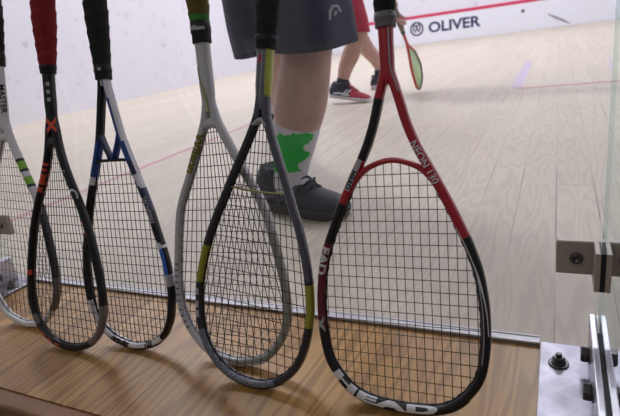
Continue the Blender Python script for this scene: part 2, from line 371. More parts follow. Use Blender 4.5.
def wcurve(prof, mirror=True):
    return catmull([(h, v, 0) for h, v in prof], 8)
RACKETS = []
def make_racket(key, label, xb, y0, phi, u0, prof, zone, pal, a=.0050, b=.0072, shaft_r=.0082, collar_v=.452, bridge=None, extra=None,
                string=('', (50, 44, 36)), string_pitch=(.0092, .0098), fan=0.0, grip=((24, 24, 27), None), decals=(), ytop=.627, sbot=0.0, grip_r=.0162, bumper=None, sc=1.0, collar_mat=None, collar_len=.015, shaft_zone=None, pose=None, str_r=.00058, grom=None):
    k = (ytop-y0)/.66
    e = Vector((0, k, 1)).normalized(); X = Vector((1, 0, 0))
    c, s = math.cos(phi), math.sin(phi)
    Xl = c*X - s*e; V = s*X + c*e; Nn = V.cross(Xl)
    org = Vector((xb, y0, 0)) + u0*Xl
    root = empty('squash_racket', (0, 0, 0), label, 'racket')
    Mx = Matrix((Xl, Nn, V)).transposed().to_4x4()
    # ---- frame centreline: right half up to the fork, mirrored
    pr = [(h*sc, v) for h, v in prof]; pr.append((max(.0016, shaft_r-a-.0010), pr[-1][1]+.024)); hv_end = pr[-1]; pr.append((hv_end[0], max(hv_end[1]+.004, collar_v)))
    half = wcurve([(-pr[1][0], pr[1][1])]+pr)[8:]           # symmetric start at the tip
    half[0].x = 0
    right = [(p.x, p.y) for p in half]
    path = [(-h, v) for h, v in right[::-1]] + right[1:]     # from left fork, round the tip, to right fork
    # resample evenly
    L = [0]
    for p, q in zip(path, path[1:]): L.append(L[-1]+math.hypot(q[0]-p[0], q[1]-p[1]))
    n = 220; pts = []; j = 0
    for i in range(n+1):
        t = L[-1]*i/n
        while j < len(L)-2 and L[j+1] < t: j += 1
        f = (t-L[j])/max(1e-9, L[j+1]-L[j]); pts.append((path[j][0]+(path[j+1][0]-path[j][0])*f, path[j][1]+(path[j+1][1]-path[j][1])*f))
    SEG = 16; bm = bmesh.new(); rings = []
    def section(ang, a_, b_):
        ca, sa = math.cos(ang), math.sin(ang)
        return a_*math.copysign(abs(ca)**.75, ca), b_*math.copysign(abs(sa)**.75, sa)
    nor = []
    for i, (h, v) in enumerate(pts):
        p0 = pts[max(0, i-1)]; p1 = pts[min(n, i+1)]; tx, tz = p1[0]-p0[0], p1[1]-p0[1]; l = math.hypot(tx, tz); tx /= l; tz /= l
        nx, nz = -tz, tx                                     # left normal = inner side
        nor.append((tx, tz, nx, nz))
        rr = []
        for q in range(SEG):
            ci, di = section(2*math.pi*q/SEG, a, b)
            rr.append(bm.verts.new((h+nx*ci, -di, v+nz*ci)))
        rings.append(rr)
    names = list(pal)
    for i in range(n):
        h = .5*(pts[i][0]+pts[i+1][0]); v = .5*(pts[i][1]+pts[i+1][1])
        for q in range(SEG):
            f = bm.faces.new((rings[i][q], rings[i][(q+1) % SEG], rings[i+1][(q+1) % SEG], rings[i+1][q]))
            ang = 2*math.pi*(q+.5)/SEG
            f.material_index = names.index(zone('L' if h < 0 else 'R', v, math.cos(ang), math.sin(ang), h))
    bm.faces.new(rings[0][::-1]); bm.faces.new(rings[-1])
    # ---- shaft: from the fork up into the grip
    arm = [(p[1], p[0]) for p in right if p[1] > .25]
    vap = min((abs(h-a*.95), v) for v, h in arm)[1]            # where the inner edges of the two arms meet
    hat = lambda v: min((abs(v-v_), h_) for v_, h_ in arm)[1]
    svs = [vap-.006, vap, vap+.006]; srx = [a*.35, a*.75, hat(vap+.006)+a*.75]
    q_ = vap+.014
    while q_ < hv_end[1]-.004: svs.append(q_); srx.append(hat(q_)+a*.97); q_ += .008
    svs += [hv_end[1]+.004, .5*(hv_end[1]+.004+collar_v), collar_v, collar_v+.05]; srx += [shaft_r, shaft_r*.98, shaft_r*1.02, shaft_r]
    dense = catmull([(v_, r_, 0) for v_, r_ in zip(svs, srx)], 5)
    prev = None
    for d in dense:
        rr = []
        for q in range(18):
            ci, di = section(2*math.pi*q/18, d.y, b*.96+(max(b, shaft_r)-b*.96)*min(1, max(0, (d.x-vap)/.03))); rr.append(bm.verts.new((ci, -di, d.x)))
        if prev:
            for q in range(18):
                f = bm.faces.new((prev[0][q], prev[0][(q+1) % 18], rr[(q+1) % 18], rr[q])); ang = 2*math.pi*(q+.5)/18
                f.material_index = names.index((shaft_zone or zone)('L' if math.cos(ang) < 0 else 'R', .5*(prev[1]+d.x), math.cos(ang), math.sin(ang), 0))
        else: bm.faces.new(rr[::-1])
        prev = (rr, d.x)
    bm.faces.new(prev[0])
    frame = obj('frame', bm, [pal[x] for x in names], root)
    parts = [frame]
    # ---- bridge (throat) pieces
    def flat_tube(path2, a_, b_, zonekey, name):
        dn_ = catmull([(h*sc, v, 0) for h, v in path2], 6); bmm = bmesh.new(); pv = None
        for i, p in enumerate(dn_):
            p0 = dn_[max(0, i-1)]; p1 = dn_[min(len(dn_)-1, i+1)]; t = (p1-p0).normalized(); nx, nz = -t.y, t.x; rr = []
            for q in range(14):
                ci, di = section(2*math.pi*q/14, a_, b_); rr.append(bmm.verts.new((p.x+nx*ci, -di, p.y+nz*ci)))
            if pv:
                for q in range(14): bmm.faces.new((pv[q], pv[(q+1) % 14], rr[(q+1) % 14], rr[q]))
            else: bmm.faces.new(rr[::-1])
            pv = rr
        bmm.faces.new(pv)
        o = obj(name, bmm, zonekey, root); parts.append(o); return o
    if bridge:
        for path2, a_, b_, mm, nm in bridge: flat_tube(path2, a_, b_, mm, nm)
    # ---- string bed
    inner = [(h+nr[2]*a*.6, v+nr[3]*a*.6) for (h, v), nr in zip(pts, nor)]
    if bridge and bridge[0][4] == 'bridge':
        arch = [(p.x*1.0, p.y) for p in catmull([(h*sc, v, 0) for h, v in bridge[0][0]], 6)]
        # drop arm points above the bridge ends
        ve = arch[0][1]; he = abs(arch[0][0])
        inner = [p for p in inner if p[1] < ve] + arch[::-1] if arch[0][0] < 0 else [p for p in inner if p[1] < ve] + arch
    poly = inner
    def hits(p, d):
        out = []
        for i in range(len(poly)):
            x1, y1 = poly[i]; x2, y2 = poly[(i+1) % len(poly)]
            ex, ey = x2-x1, y2-y1; den = d[0]*ey-d[1]*ex
            if abs(den) < 1e-12: continue
            t = ((x1-p[0])*ey-(y1-p[1])*ex)/den; u = ((x1-p[0])*d[1]-(y1-p[1])*d[0])/den
            if 0 <= u < 1: out.append(t)
        return sorted(out)
    sb = bmesh.new(); gb = bmesh.new()
    vmax = max(p[1] for p in poly); wmax = max(p[0] for p in poly)
    def strand(p, q_, over):
        P = Vector((p[0], 0, p[1])); Q = Vector((q_[0], 0, q_[1])); dv = Q-P; m_ = max(2, int(dv.length/.0098))
        if dv.length < .012: return
        tube(sb, [P, Q], str_r, 5)
    mp, cp = string_pitch
    nm_ = int(2*wmax/mp)
    for i in range(nm_):
        x = (i-(nm_-1)/2)*mp
        # mains fan out from an apex above the head when fan > 0
        vx = .12
        if fan > 0: d = (-x*fan/.24, 1.0)
        else: d = (0, 1.0)
        hs = hits((x, vx), d)
        lo = [t for t in hs if t < 0]; hi = [t for t in hs if t > 0]
        if lo and hi: strand((x+d[0]*lo[-1], vx+lo[-1]), (x+d[0]*hi[0], vx+hi[0]), 0)
    vmin = min(p[1] for p in poly); v = vmin+cp*1.3
    vtop = vmax-(.012 if bridge and bridge[0][4] == 'bridge' else .075)
    while v < vtop:
        hs = hits((0, v), (1, 0)); lo = [t for t in hs if t < 0]; hi = [t for t in hs if t > 0]
        if lo and hi: strand((lo[-1], v), (hi[0], v), 1)
        v += cp
    gp = [Vector((h+nr[2]*a*.93, 0, v+nr[3]*a*.93)) for (h, v), nr in zip(pts, nor) if v < vmax*.93]
    tube(gb, gp, [.0016+.0009*(i_ % 4 == 0) for i_ in range(len(gp))], 8)
    sm = pm('string_'+key, string[1], .5, coat=0)
    parts.append(obj('strings', sb, sm, root)); parts.append(obj('grommet_strip', gb, grom or BLACK, root))
    # ---- bumper guard round the tip, outer side
    if bumper:
        vb, bmat = bumper; bb = bmesh.new(); pv = None
        for i, ((h, v), nr) in enumerate(zip(pts, nor)):
            if v > vb: continue
            rr = []
            for ci, di in ((-a*.55, b*.97), (-a*1.12, b*.62), (-a*1.24, 0), (-a*1.12, -b*.62), (-a*.55, -b*.97), (-a*.5, 0)):
                rr.append(bb.verts.new((h+nr[2]*ci, -di, v+nr[3]*ci)))
            if pv:
                for q in range(6): bb.faces.new((pv[q], pv[(q+1) % 6], rr[(q+1) % 6], rr[q]))
            else: bb.faces.new(rr[::-1])
            pv = rr
        bb.faces.new(pv); bmesh.ops.recalc_face_normals(bb, faces=bb.faces)
        parts.append(obj('bumper', bb, bmat, root))
    # ---- grip: spiral wrapped tape, collar, butt cap
    gt = .684; g0 = collar_v+collar_len-.004; gm = bmesh.new(); pv = None; NR = 110
    col1, col2 = grip
    for i in range(NR+1):
        t = i/NR; v = g0+(gt-.016-g0)*t; rr = []
        base = shaft_r+.0032 + (grip_r-shaft_r-.0032)*min(1, t/.34)**.8
        for q in range(24):
            an = 2*math.pi*q/24; ph = (v/.021 - q/24) % 1.0
            r_ = base*(1+.085*(ph**2) + .02*math.cos(8*an))
            rr.append(gm.verts.new((r_*math.cos(an)*.94, r_*math.sin(an), v)))
        if pv:
            for q in range(24):
                f = gm.faces.new((pv[q], pv[(q+1) % 24], rr[(q+1) % 24], rr[q]))
                f.material_index = (1 if (col2 and ((v/.021-q/24) % 3.0) < 1.0) else 0)
                if col2 and len(col2) > 3 and v < g0+.012: f.material_index = 2
        else: gm.faces.new(rr[::-1])
        pv = rr
    gm.faces.new(pv)
    gmats = [mat('grip_tape_'+key, col1, .85, noise=.12, nscale=120, bump=.3, bscale=900)]
    if col2: gmats.append(mat('grip_tape_second_'+key, col2[:3], .85, noise=.12, nscale=120))
    if col2 and len(col2) > 3: gmats.append(mat('grip_tape_green_'+key, (60, 130, 50), .85))
    parts.append(obj('grip', gm, gmats, root))
    cm = bmesh.new(); r0 = shaft_r+.0036
    lathe(cm, [(shaft_r*.8, collar_v-.004), (r0*.97, collar_v-.0038), (r0, collar_v-.003), (r0, collar_v+collar_len*.35), (r0*1.07, collar_v+collar_len*.4), (r0*1.07, collar_v+collar_len*.75), (r0*1.0, collar_v+collar_len*.82), (r0+.0006, collar_v+collar_len)], 'z', (0, 0, 0), 24)
    parts.append(obj('collar', cm, collar_mat or M['rubber'], root))
    cm = bmesh.new(); lathe(cm, [(grip_r, gt-.017), (grip_r*1.06, gt-.013), (grip_r*1.08, gt-.005), (grip_r*.95, gt), (0.001, gt+.0005)], 'z', (0, 0, 0), 24)
    parts.append(obj('butt_cap', cm, M['rubber'], root))
    # ---- lettering bent along the frame, on the face towards the camera
    def at_path(s_, t_):
        f = max(0, min(n-1e-6, s_*n)); i = int(f); fr = f-i
        h = pts[i][0]+(pts[i+1][0]-pts[i][0])*fr; v = pts[i][1]+(pts[i+1][1]-pts[i][1])*fr
        nr = nor[i]; return h+nr[2]*t_, v+nr[3]*t_
    PL = L[-1]
    def s_at(side, v):
        best = min(range(n+1), key=lambda i: abs(pts[i][1]-v)+(10 if (pts[i][0] < 0) != (side == 'L') else 0)); return best/n
    for dct in decals:
        kind = dct['k']; dm = dct['m']
        if kind == 'text':
            me = text_mesh(dct['t'], dct['size'], dct.get('bold', .02), dct.get('shear', 0), spacing=dct.get('sp', 1.0))
            s0 = dct['s'] if 's' in dct else s_at(dct['side'], dct['v'])
            sx = dct.get('sx', 1.0); hh = dct['size']*.36; to = dct.get('to', 0); rv = -1 if dct.get('rev') else 1
            for vv in me.vertices:
                t_ = (vv.co.y-hh)*rv; h, v = at_path(s0+vv.co.x*sx*rv/PL, t_+to)
                th = max(-1.5, min(1.5, (t_+to)/(a+b*.42)*1.5708)); ci = a*math.copysign(abs(math.sin(th))**.75, th); h, v = at_path(s0+vv.co.x*sx*rv/PL, ci+math.copysign(.0006*abs(math.sin(th)), th))
                vv.co = Vector((h, -b*math.cos(th)**.75-.0006*math.cos(th)-.0001, v))
            me.materials.clear(); me.materials.append(dm)
            o = bpy.data.objects.new(dct.get('name', 'lettering'), me); C.objects.link(o); o.parent = root; parts.append(o)
        elif kind == 'stext':                                # text running down the shaft / round collar
            me = text_mesh(dct['t'], dct['size'], dct.get('bold', .02))
            ang0 = dct.get('ang', 0)
            for vv in me.vertices:
                if dct.get('round'):
                    an = (vv.co.x-dct['w']/2)/dct['r']+ang0; h = math.sin(an)*dct['r']; yy = -math.cos(an)*dct['r']; v = dct['v']+vv.co.y
                elif dct.get('wrap'):
                    th = (vv.co.y-dct['size']*.36)/(shaft_r*1.08)+dct['wrap']; v = dct['v']-vv.co.x; h = math.sin(th)*shaft_r*1.09; yy = -math.cos(th)*shaft_r*1.09
                else:
                    t_ = vv.co.y-dct['size']*.36+dct.get('to', 0); v = dct['v']-vv.co.x; h = t_; q_ = min(.97, abs(t_)/dct.get('hw', shaft_r)); yy = -dct.get('d', max(b, shaft_r))*(1-q_**2.667)**.375-.0005
                vv.co = Vector((h, yy, v))
            me.materials.clear(); me.materials.append(dm)
            o = bpy.data.objects.new('lettering', me); C.objects.link(o); o.parent = root; parts.append(o)
        elif kind == 'strip':                                # curved stripe along the shaft or across it
            bb = bmesh.new(); P = catmull([(h, v, 0) for h, v in dct['p']], 6); pv = None
            for i, p in enumerate(P):
                p0 = P[max(0, i-1)]; p1 = P[min(len(P)-1, i+1)]; t = (p1-p0).normalized(); rr = []
                for sg in (-1, 0, 1):
                    h = p.x-t.y*sg*dct['w']*.5; v = p.y+t.x*sg*dct['w']*.5
                    q_ = min(.96, abs(h-dct.get('c', 0))/dct.get('hw', shaft_r)); yy = -(dct.get('d', max(b, shaft_r)))*(1-q_**2.667)**.375-.0006
                    rr.append(bb.verts.new((h, yy, v)))
                if pv:
                    for q in range(2): bb.faces.new((pv[q], rr[q], rr[q+1], pv[q+1]))
                pv = rr
            parts.append(obj(dct.get('name', 'stripe'), bb, dm, root))
        elif kind == 'label':                                # rectangular sticker along the frame
            bb = bmesh.new(); s0 = s_at(dct['side'], dct['v']); pv = None
            for i in range(25):
                rr = []
                for j_ in range(5):
                    t_ = (j_/4-.5)*dct['w']+dct.get('to', 0)+(dct.get('to2', dct.get('to', 0))-dct.get('to', 0))*i/24; th = max(-1.5, min(1.5, t_/(a+b*.42)*1.5708)); ci = a*math.copysign(abs(math.sin(th))**.75, th); h, v = at_path(s0+dct['len']*(i/24)/PL, ci+math.copysign(.0003*abs(math.sin(th)), th))
                    rr.append(bb.verts.new((h, -b*math.cos(th)**.75-.0003, v)))
                if pv:
                    for q in range(4): bb.faces.new((pv[q], rr[q], rr[q+1], pv[q+1]))
                pv = rr
            parts.append(obj(dct.get('name', 'label_sticker'), bb, dm, root))
    if pose is not None:
        root.matrix_world = pose; return root
    # ---- stand it on the ledge, leaning on the glass
    mz = min((Mx @ v.co).z for p in (frame,) for v in p.data.vertices)
    for p in parts:
        if p.name.startswith('bumper'): mz = min(mz, min((Mx @ v.co).z for v in p.data.vertices))
    org = org.copy(); org.z = -mz+.0004
    Mx = Matrix.Translation(org) @ Mx
    root.matrix_world = Mx
    return root
def zc(default, *rules):
    """rules: (side or None, v0, v1, cond or None, name), first match wins"""
    def z(side, v, ca, sa, h):
        for sd, v0, v1, cond, nm in rules:
            if (sd is None or sd == side) and v0 <= v < v1 and (cond is None or cond(ca, sa, h, v)): return nm
        return default
    return z
T = lambda t, side, v, size, m, **kw: dict(k='text', t=t, side=side, v=v, size=size, m=m, **kw)

# --- red racket, front right
P6 = [(0, .003), (.03, .0048), (.05, .0095), (.067, .0195), (.083, .037), (.0925, .056), (.0975, .085), (.0985, .112), (.0975, .138), (.0925, .172), (.084, .200), (.0765, .218), (.0635, .247), (.0465, .281), (.0310, .310), (.0195, .339), (.0118, .367), (.0075, .382)]
z6 = zc('red', ('L', .300, .368, None, 'black'), ('L', .200, .250, None, 'black'), ('L', .092, .200, None, 'maroon'), ('L', 0, .092, None, 'black'),
        ('R', 0, .212, None, 'black'))
make_racket('red', 'red and black squash racket with white lettering, rightmost of the leaning rackets', -.1451, .470, R(-1.7), -.0148, P6, z6,
            dict(red=RED, black=BLACK, maroon=DRED), b=.0078, a=.0052, shaft_r=.0082, collar_v=.449, collar_len=.012,
            bridge=[([(-.0560, .258), (-.044, .277), (-.028, .291), (0, .2985), (.028, .291), (.044, .277), (.0560, .258)], .0034, .0062, RED, 'bridge')],
            string=('', (88, 80, 46)), str_r=.00052, string_pitch=(.0100, .0136), grip=((20, 20, 23), None), bumper=(.028, BLACK), grip_r=.0158, collar_mat=pm('grey_collar', (120, 118, 124), .6),
            decals=[T('NEON 130', 'R', .318, .0102, WHITE, rev=True, bold=.012, sx=1.12, name='model_lettering'),
                    T('EAD', 'L', .199, .0118, WHITE, bold=.035, sx=1.62, to=.0008),
                    T('X', 'L', .110, .0120, SILVER, bold=.05, sx=2.2),
                    T('HEAD', 'L', .037, .0118, WHITE, bold=.06, sx=4.3, sp=1.08, to=.0026, name='tip_lettering'),
                    dict(k='label', side='L', v=.300, len=.040, w=.0062, m=SILVER),
                    T('HEAD', 'L', .290, .0072, BLACK, bold=.03, sx=1.25),
                    dict(k='label', side='R', v=.372, len=.036, w=.0016, to=-.0030, to2=-.0026, m=SILVER, name='stripe'), dict(k='strip', p=[(.0052, .445), (.0050, .425), (.0054, .404)], w=.0016, m=SILVER),
                    dict(k='label', side='R', v=.105, len=.125, w=.0012, to=-.0030, to2=.0034, m=WHITE, name='stripe'),
                    dict(k='label', side='R', v=.070, len=.10, w=.0010, to=.0012, to2=.0012, m=SILVER, name='stripe')])

# --- dark graphite racket with yellow patches
P5 = [(0, .003), (.02, .0047), (.035, .010), (.052, .020), (.066, .034), (.0765, .0525), (.0835, .077), (.0862, .105), (.0860, .129), (.081, .1635), (.0725, .197), (.0605, .231), (.0530, .248), (.0385, .284), (.0240, .3165), (.0112, .348), (.0060, .366)]
z5 = zc('grey', ('L', .128, .186, None, 'yellow'), ('R', .100, .156, None, 'yellow'), (None, 0, .062, lambda ca, sa, h, v: h < .045, 'speck'), ('L', 0, .40, lambda ca, sa, h, v: v < .36, 'dark'), ('R', 0, .16, None, 'dark'))
z5s = zc('shaft', (None, .372, .47, lambda ca, sa, h, v: ca > .42, 'lime'))
make_racket('graphite', 'dark grey squash racket with yellow patches and a grey and lime shaft', -.3549, .459, R(6.2), -.0193, P5, z5,
            dict(grey=GREY, shaft=pm('shaft_grey', (112, 112, 122)), yellow=YEL, speck=SPECK, dark=DGREY, lime=pm('lime_shaft', (186, 196, 70))), shaft_zone=z5s, collar_v=.447, collar_len=.013, shaft_r=.0100, fan=.55, string_pitch=(.0104, .0145), string=('', (66, 58, 48)), grip=((26, 27, 30), None), bumper=(.020, BLACK),
            bridge=[([(-.0440, .268), (-.02, .2655), (.02, .2655), (.0440, .268)], .0012, .0030, pm('olive_band', (150, 148, 84), .5), 'throat_band'), ([(-.0105, .350), (0, .357), (.0105, .350)], .0035, .0074, SILVER, 'throat_piece')],
            decals=[dict(k='strip', p=[(-.0015, .436), (-.0015, .427)], w=.004, m=pm('red_dot', (190, 30, 60)), name='badge'),
                    dict(k='strip', p=[(-.0045, .440), (-.0045, .385)], w=.0012, m=SILVER), dict(k='strip', p=[(.0012, .440), (.0012, .385)], w=.001, m=SILVER),
                    dict(k='label', side='L', v=.120, len=.010, w=.004, m=SILVER, name='mark'), dict(k='label', side='L', v=.104, len=.010, w=.004, m=SILVER, name='mark'), dict(k='label', side='L', v=.088, len=.010, w=.004, m=SILVER, name='mark'),
                    dict(k='label', side='R', v=.165, len=.19, w=.0010, to=-.0015, to2=-.0015, m=BLACK, name='stripe') if False else dict(k='label', side='R', v=.20, len=.10, w=.0012, to=.002, to2=.002, m=SILVER, name='stripe')])

# --- pale grey racket with olive print
P4 = [(0, .004), (.03, .0085), (.045, .0132), (.0610, .024), (.0785, .0455), (.088, .065), (.0924, .083), (.0928, .105), (.0918, .127), (.086, .1635), (.079, .20), (.0695, .2355), (.048, .2765), (.0300, .3115), (.0130, .346), (.0068, .364)]
z4 = zc('silver', ('L', 0, .14, None, 'white'), ('R', 0, .20, None, 'pale'), (None, 0, .05, None, 'pale'))
make_racket('silver', 'silver grey squash racket with olive lettering and olive grip, behind the dark grey racket', -.4020, .496, R(-2.3), -.0114, P4, z4,
            dict(silver=pm('silver_frame', (196, 196, 200), .32), white=pm('off_white_frame', (205, 203, 214), .35), pale=PALE), collar_v=.460, collar_len=.024, shaft_r=.0094, a=.0054, fan=.62, string_pitch=(.0108, .0155), string=('', (80, 64, 54)), grom=pm('pale_grommets', (150, 150, 154), .6), grip=((96, 86, 30), (124, 108, 30, 1)), grip_r=.0172, bumper=(.018, WHITE),
            bridge=[([(-.0105, .3475), (0, .3500), (.0105, .3475)], .0068, .0070, pm('silver_frame', (196, 196, 200)), 'throat_piece')],
            decals=[T('Wilson', 'L', .336, .0185, OLIVE, bold=.05, sx=1.12, to=.0024, name='brand_lettering'),
                    dict(k='strip', p=[(-.0062, .425), (-.0048, .412), (-.0008, .398), (.0030, .378), (.0052, .362)], w=.0022, m=pm('olive_stripe', (158, 164, 70)), name='stripe'),
                    dict(k='stext', t='Wilson', size=.0085, m=WHITE, round=True, r=.0146, w=.030, v=.4715, ang=.35)] +
                   [dict(k='label', side='L', v=.150-.0098*i, len=.003, w=.0045, to=.0012, m=MIDGREY, name='mark') for i in range(11)])

# --- blue, black and white racket with the open throat
P3 = [(0, .004), (.03, .0085), (.048, .0155), (.0645, .027), (.075, .0415), (.0835, .0605), (.0895, .092), (.0897, .112), (.0852, .1525), (.0735, .196), (.063, .233), (.0455, .279), (.0325, .312), (.0245, .335), (.0190, .356), (.0150, .374), (.0105, .394), (.0070, .410)]
z3 = zc('black', ('L', .268, .282, None, 'white'), ('R', .258, .280, lambda ca, sa, h, v: ca < (v-.268)*60, 'white'), ('R', .400, .48, lambda ca, sa, h, v: ca < .05, 'white'), ('R', .330, .400, lambda ca, sa, h, v: ca < -.50, 'white'), ('R', .280, .330, lambda ca, sa, h, v: ca < -.85, 'white'), ('R', .300, .48, None, 'blue'), ('R', .258, .30, None, 'navy'),
        ('L', .282, .335, None, 'blue'), ('L', .335, .48, lambda ca, sa, h, v: ca < -.2, 'navy'), ('R', .226, .258, lambda ca, sa, h, v: ca < 0, 'navy'), ('R', .168, .180, lambda ca, sa, h, v: abs(ca-(v-.174)*120) < .7, 'white'), ('R', .130, .170, lambda ca, sa, h, v: ca > -.6, 'bright'), ('R', .112, .130, None, 'silver'),
        ('L', .0, .075, lambda ca, sa, h, v: ca > -.75, 'white'), ('R', 0, .030, lambda ca, sa, h, v: h < .062 and ca > -.75, 'white'))
z3s = zc('white', (None, .36, .45, lambda ca, sa, h, v: ca < -.25+(.43-v)*6, 'navy'))
make_racket('blue', 'blue, black and white squash racket with an open diamond throat and black grip', -.6060, .489, R(-1.1), -.0043, P3, z3,
            dict(black=BLACK, white=WHITE, blue=BLUE, navy=NAVYF, bright=LBLUE, silver=SILVER), shaft_zone=z3s, collar_v=.430, collar_len=.018, shaft_r=.0088, string_pitch=(.0092, .0142), string=('', (40, 40, 42)), grip=((22, 26, 26), None), grip_r=.0168, bumper=(.020, BLACK),
            bridge=[([(-.0345, .3035), (-.02, .3045), (.02, .3045), (.0345, .3035)], .0026, .0066, BLACK, 'bridge'),
                    ([(-.0205, .346), (-.0150, .331), (-.0085, .317), (-.0035, .306)], .0026, .0066, NAVYF, 'throat_strut'), ([(.0205, .346), (.0150, .331), (.0085, .317), (.0035, .306)], .0030, .0066, BLUE, 'throat_strut')],
            decals=[T('carboflex', 'L', .0135, .0105, BLACK, bold=.05, shear=.3, sx=1.0, s=None) if False else T('carboflex', 'L', .0140, .0125, BLACK, bold=.05, shear=.3, sx=.80, to=.0030, name='model_lettering'),
                    T('125', 'R', .0078, .0125, BLACK, bold=.05, shear=.3, sx=1.0, to=.0030, name='model_lettering'),
                    dict(k='strip', p=[(-.006, .4405), (.008, .4405)], w=.004, c=0, hw=.0118, d=.0124, m=SILVER, name='mark'),
                    T('TECNIFIBRE', 'R', .248, .0085, SILVER, rev=True, bold=.02, sx=.95, to=-.002, name='brand_lettering')])

# --- black racket with the red grip
P2_ = [(0, .004), (.03, .008), (.048, .0155), (.06, .0235), (.0715, .036), (.080, .0525), (.0848, .072), (.0854, .095), (.084, .117), (.077, .156), (.0668, .197), (.0515, .239), (.029, .287), (.0165, .320), (.0105, .345), (.0072, .365)]
z2 = zc('black', ('L', .262, .312, lambda ca, sa, h, v: ca > -.3 and int(v/.0035) % 3 != 0, 'orange'), ('R', .196, .226, lambda ca, sa, h, v: ca > .1 and int(v/.007) % 2 == 0, 'orange'), ('R', .018, .082, None, 'worn'), ('L', .036, .052, lambda ca, sa, h, v: ca > 0, 'worn'), ('L', .120, .128, None, 'orange'))
make_racket('black', 'black squash racket with red grip and small orange marks on the frame', -.7235, .457, R(-.1), -.0024, P2_, z2,
            dict(black=BLACK, orange=ORANGE, worn=MIDGREY), collar_v=.455, collar_len=.009, shaft_r=.0086, fan=.62, string_pitch=(.0092, .0142), string=('', (44, 40, 40)), grip=((140, 26, 32), None), grip_r=.0178, bumper=(.020, BLACK),
            bridge=[([(-.0115, .338), (0, .346), (.0115, .338)], .0070, .0066, DGREY, 'bridge')],
            decals=[dict(k='stext', t='X', size=.024, m=ORANGE, v=.378, bold=.08, to=.0098, hw=.030, d=.0092),
                    dict(k='strip', p=[(.0058, .437), (.0058, .431)], w=.004, m=SILVER, name='mark'), dict(k='strip', p=[(.0058, .425), (.0058, .419)], w=.004, m=SILVER, name='mark'), dict(k='strip', p=[(.0058, .413), (.0058, .407)], w=.004, m=SILVER, name='mark'),
                    T('C', 'R', .268, .0160, WHITE, rev=True, bold=.02, sx=1.7, to=-.002), T('c', 'R', .300, .0100, SILVER, rev=True, bold=.0, sx=1.3, to=-.002),
                    dict(k='label', side='L', v=.026, len=.012, w=.002, m=ORANGE, name='mark'), dict(k='label', side='L', v=.0135, len=.012, w=.002, m=ORANGE, name='mark'), dict(k='label', side='L', v=.008, len=.010, w=.002, m=ORANGE, name='mark')])

# --- white racket cut by the left edge of the photo
z1 = zc('white', ('R', .262, .266, None, 'black'), ('R', .266, .281, None, 'lime'), ('R', .281, .290, None, 'white'), ('R', .290, .294, None, 'black'), ('R', .294, .309, None, 'lime'), ('R', .309, .313, None, 'black'),
        ('R', .105, .232, None, 'black'), ('R', .045, .105, None, 'worn'))
make_racket('white', 'white squash racket with lime green bands, leftmost of the leaning rackets', -.9160, .494, R(2.5), .028, [(h*1.03, v) for h, v in P4], z1,
            dict(white=WHITE, black=DGREY, lime=LIME, worn=MIDGREY), collar_v=.474, collar_len=.020, shaft_r=.0086, fan=.5, string_pitch=(.0105, .0150), string=('', (150, 146, 140)), grom=pm('pale_grommets', (150, 150, 154), .6), grip=((30, 30, 34), None), bumper=(.018, WHITE),
            bridge=[([(-.0105, .3475), (0, .3500), (.0105, .3475)], .0068, .0070, WHITE, 'throat_piece')],
            decals=[dict(k='stext', t='MASTER', size=.0135, m=BLACK, v=.440, bold=.03, wrap=1.25)] +
                   [dict(k='label', side='R', v=.024-.0012*i, len=.003, w=.0028, to=.0010, m=BLACK, name='mark') for i in range(1)])

# ------------------------------------------------------------------ people
def solid(name, chains, m, voxel, parent, smooth=6, seg=14, zones=None):
    """rounded limbs along joint chains fused into one continuous skin"""
    bm = bmesh.new()
    for ch in chains:
        pts = catmull([tuple(p[:3]) for p in ch], 6); rs = [v.x for v in catmull([(p[3], 0, 0) for p in ch], 6)]
        fl = ch[0][4] if len(ch[0]) > 4 else 1.0
        tube(bm, pts, rs, seg, flat=fl)
        for p, r in ((pts[0], rs[0]), (pts[-1], rs[-1])):
            bmesh.ops.create_icosphere(bm, subdivisions=2, radius=r*.97, matrix=Matrix.Translation(p))
    me = bpy.data.meshes.new('tmp'); bm.to_mesh(me); bm.free()
    o = bpy.data.objects.new('tmp', me); C.objects.link(o)
    md = o.modifiers.new('r', 'REMESH'); md.mode = 'VOXEL'; md.voxel_size = voxel
    bpy.context.view_layer.update(); dg = bpy.context.evaluated_depsgraph_get()
    me2 = bpy.data.meshes.new_from_object(o.evaluated_get(dg)); bpy.data.objects.remove(o)
    b2 = bmesh.new(); b2.from_mesh(me2); bpy.data.meshes.remove(me2)
    for _ in range(smooth): bmesh.ops.smooth_vert(b2, verts=b2.verts, factor=.5, use_axis_x=True, use_axis_y=True, use_axis_z=True)
    mats = m if isinstance(m, (list, tuple)) else [m]
    if zones:
        b2.faces.ensure_lookup_table()
        for f in b2.faces: f.material_index = zones(f.calc_center_median(), f.normal)
    return obj(name, b2, list(mats), parent)
def skin_mat(name, rgb):
    m = mat(name, rgb, .55, noise=.10, nscale=22); b = m.node_tree.nodes['Principled BSDF']
    b.inputs['Subsurface Weight'].default_value = .08; b.inputs['Subsurface Radius'].default_value = (.02, .008, .004); b.inputs['Subsurface Scale'].default_value = .5
    return m
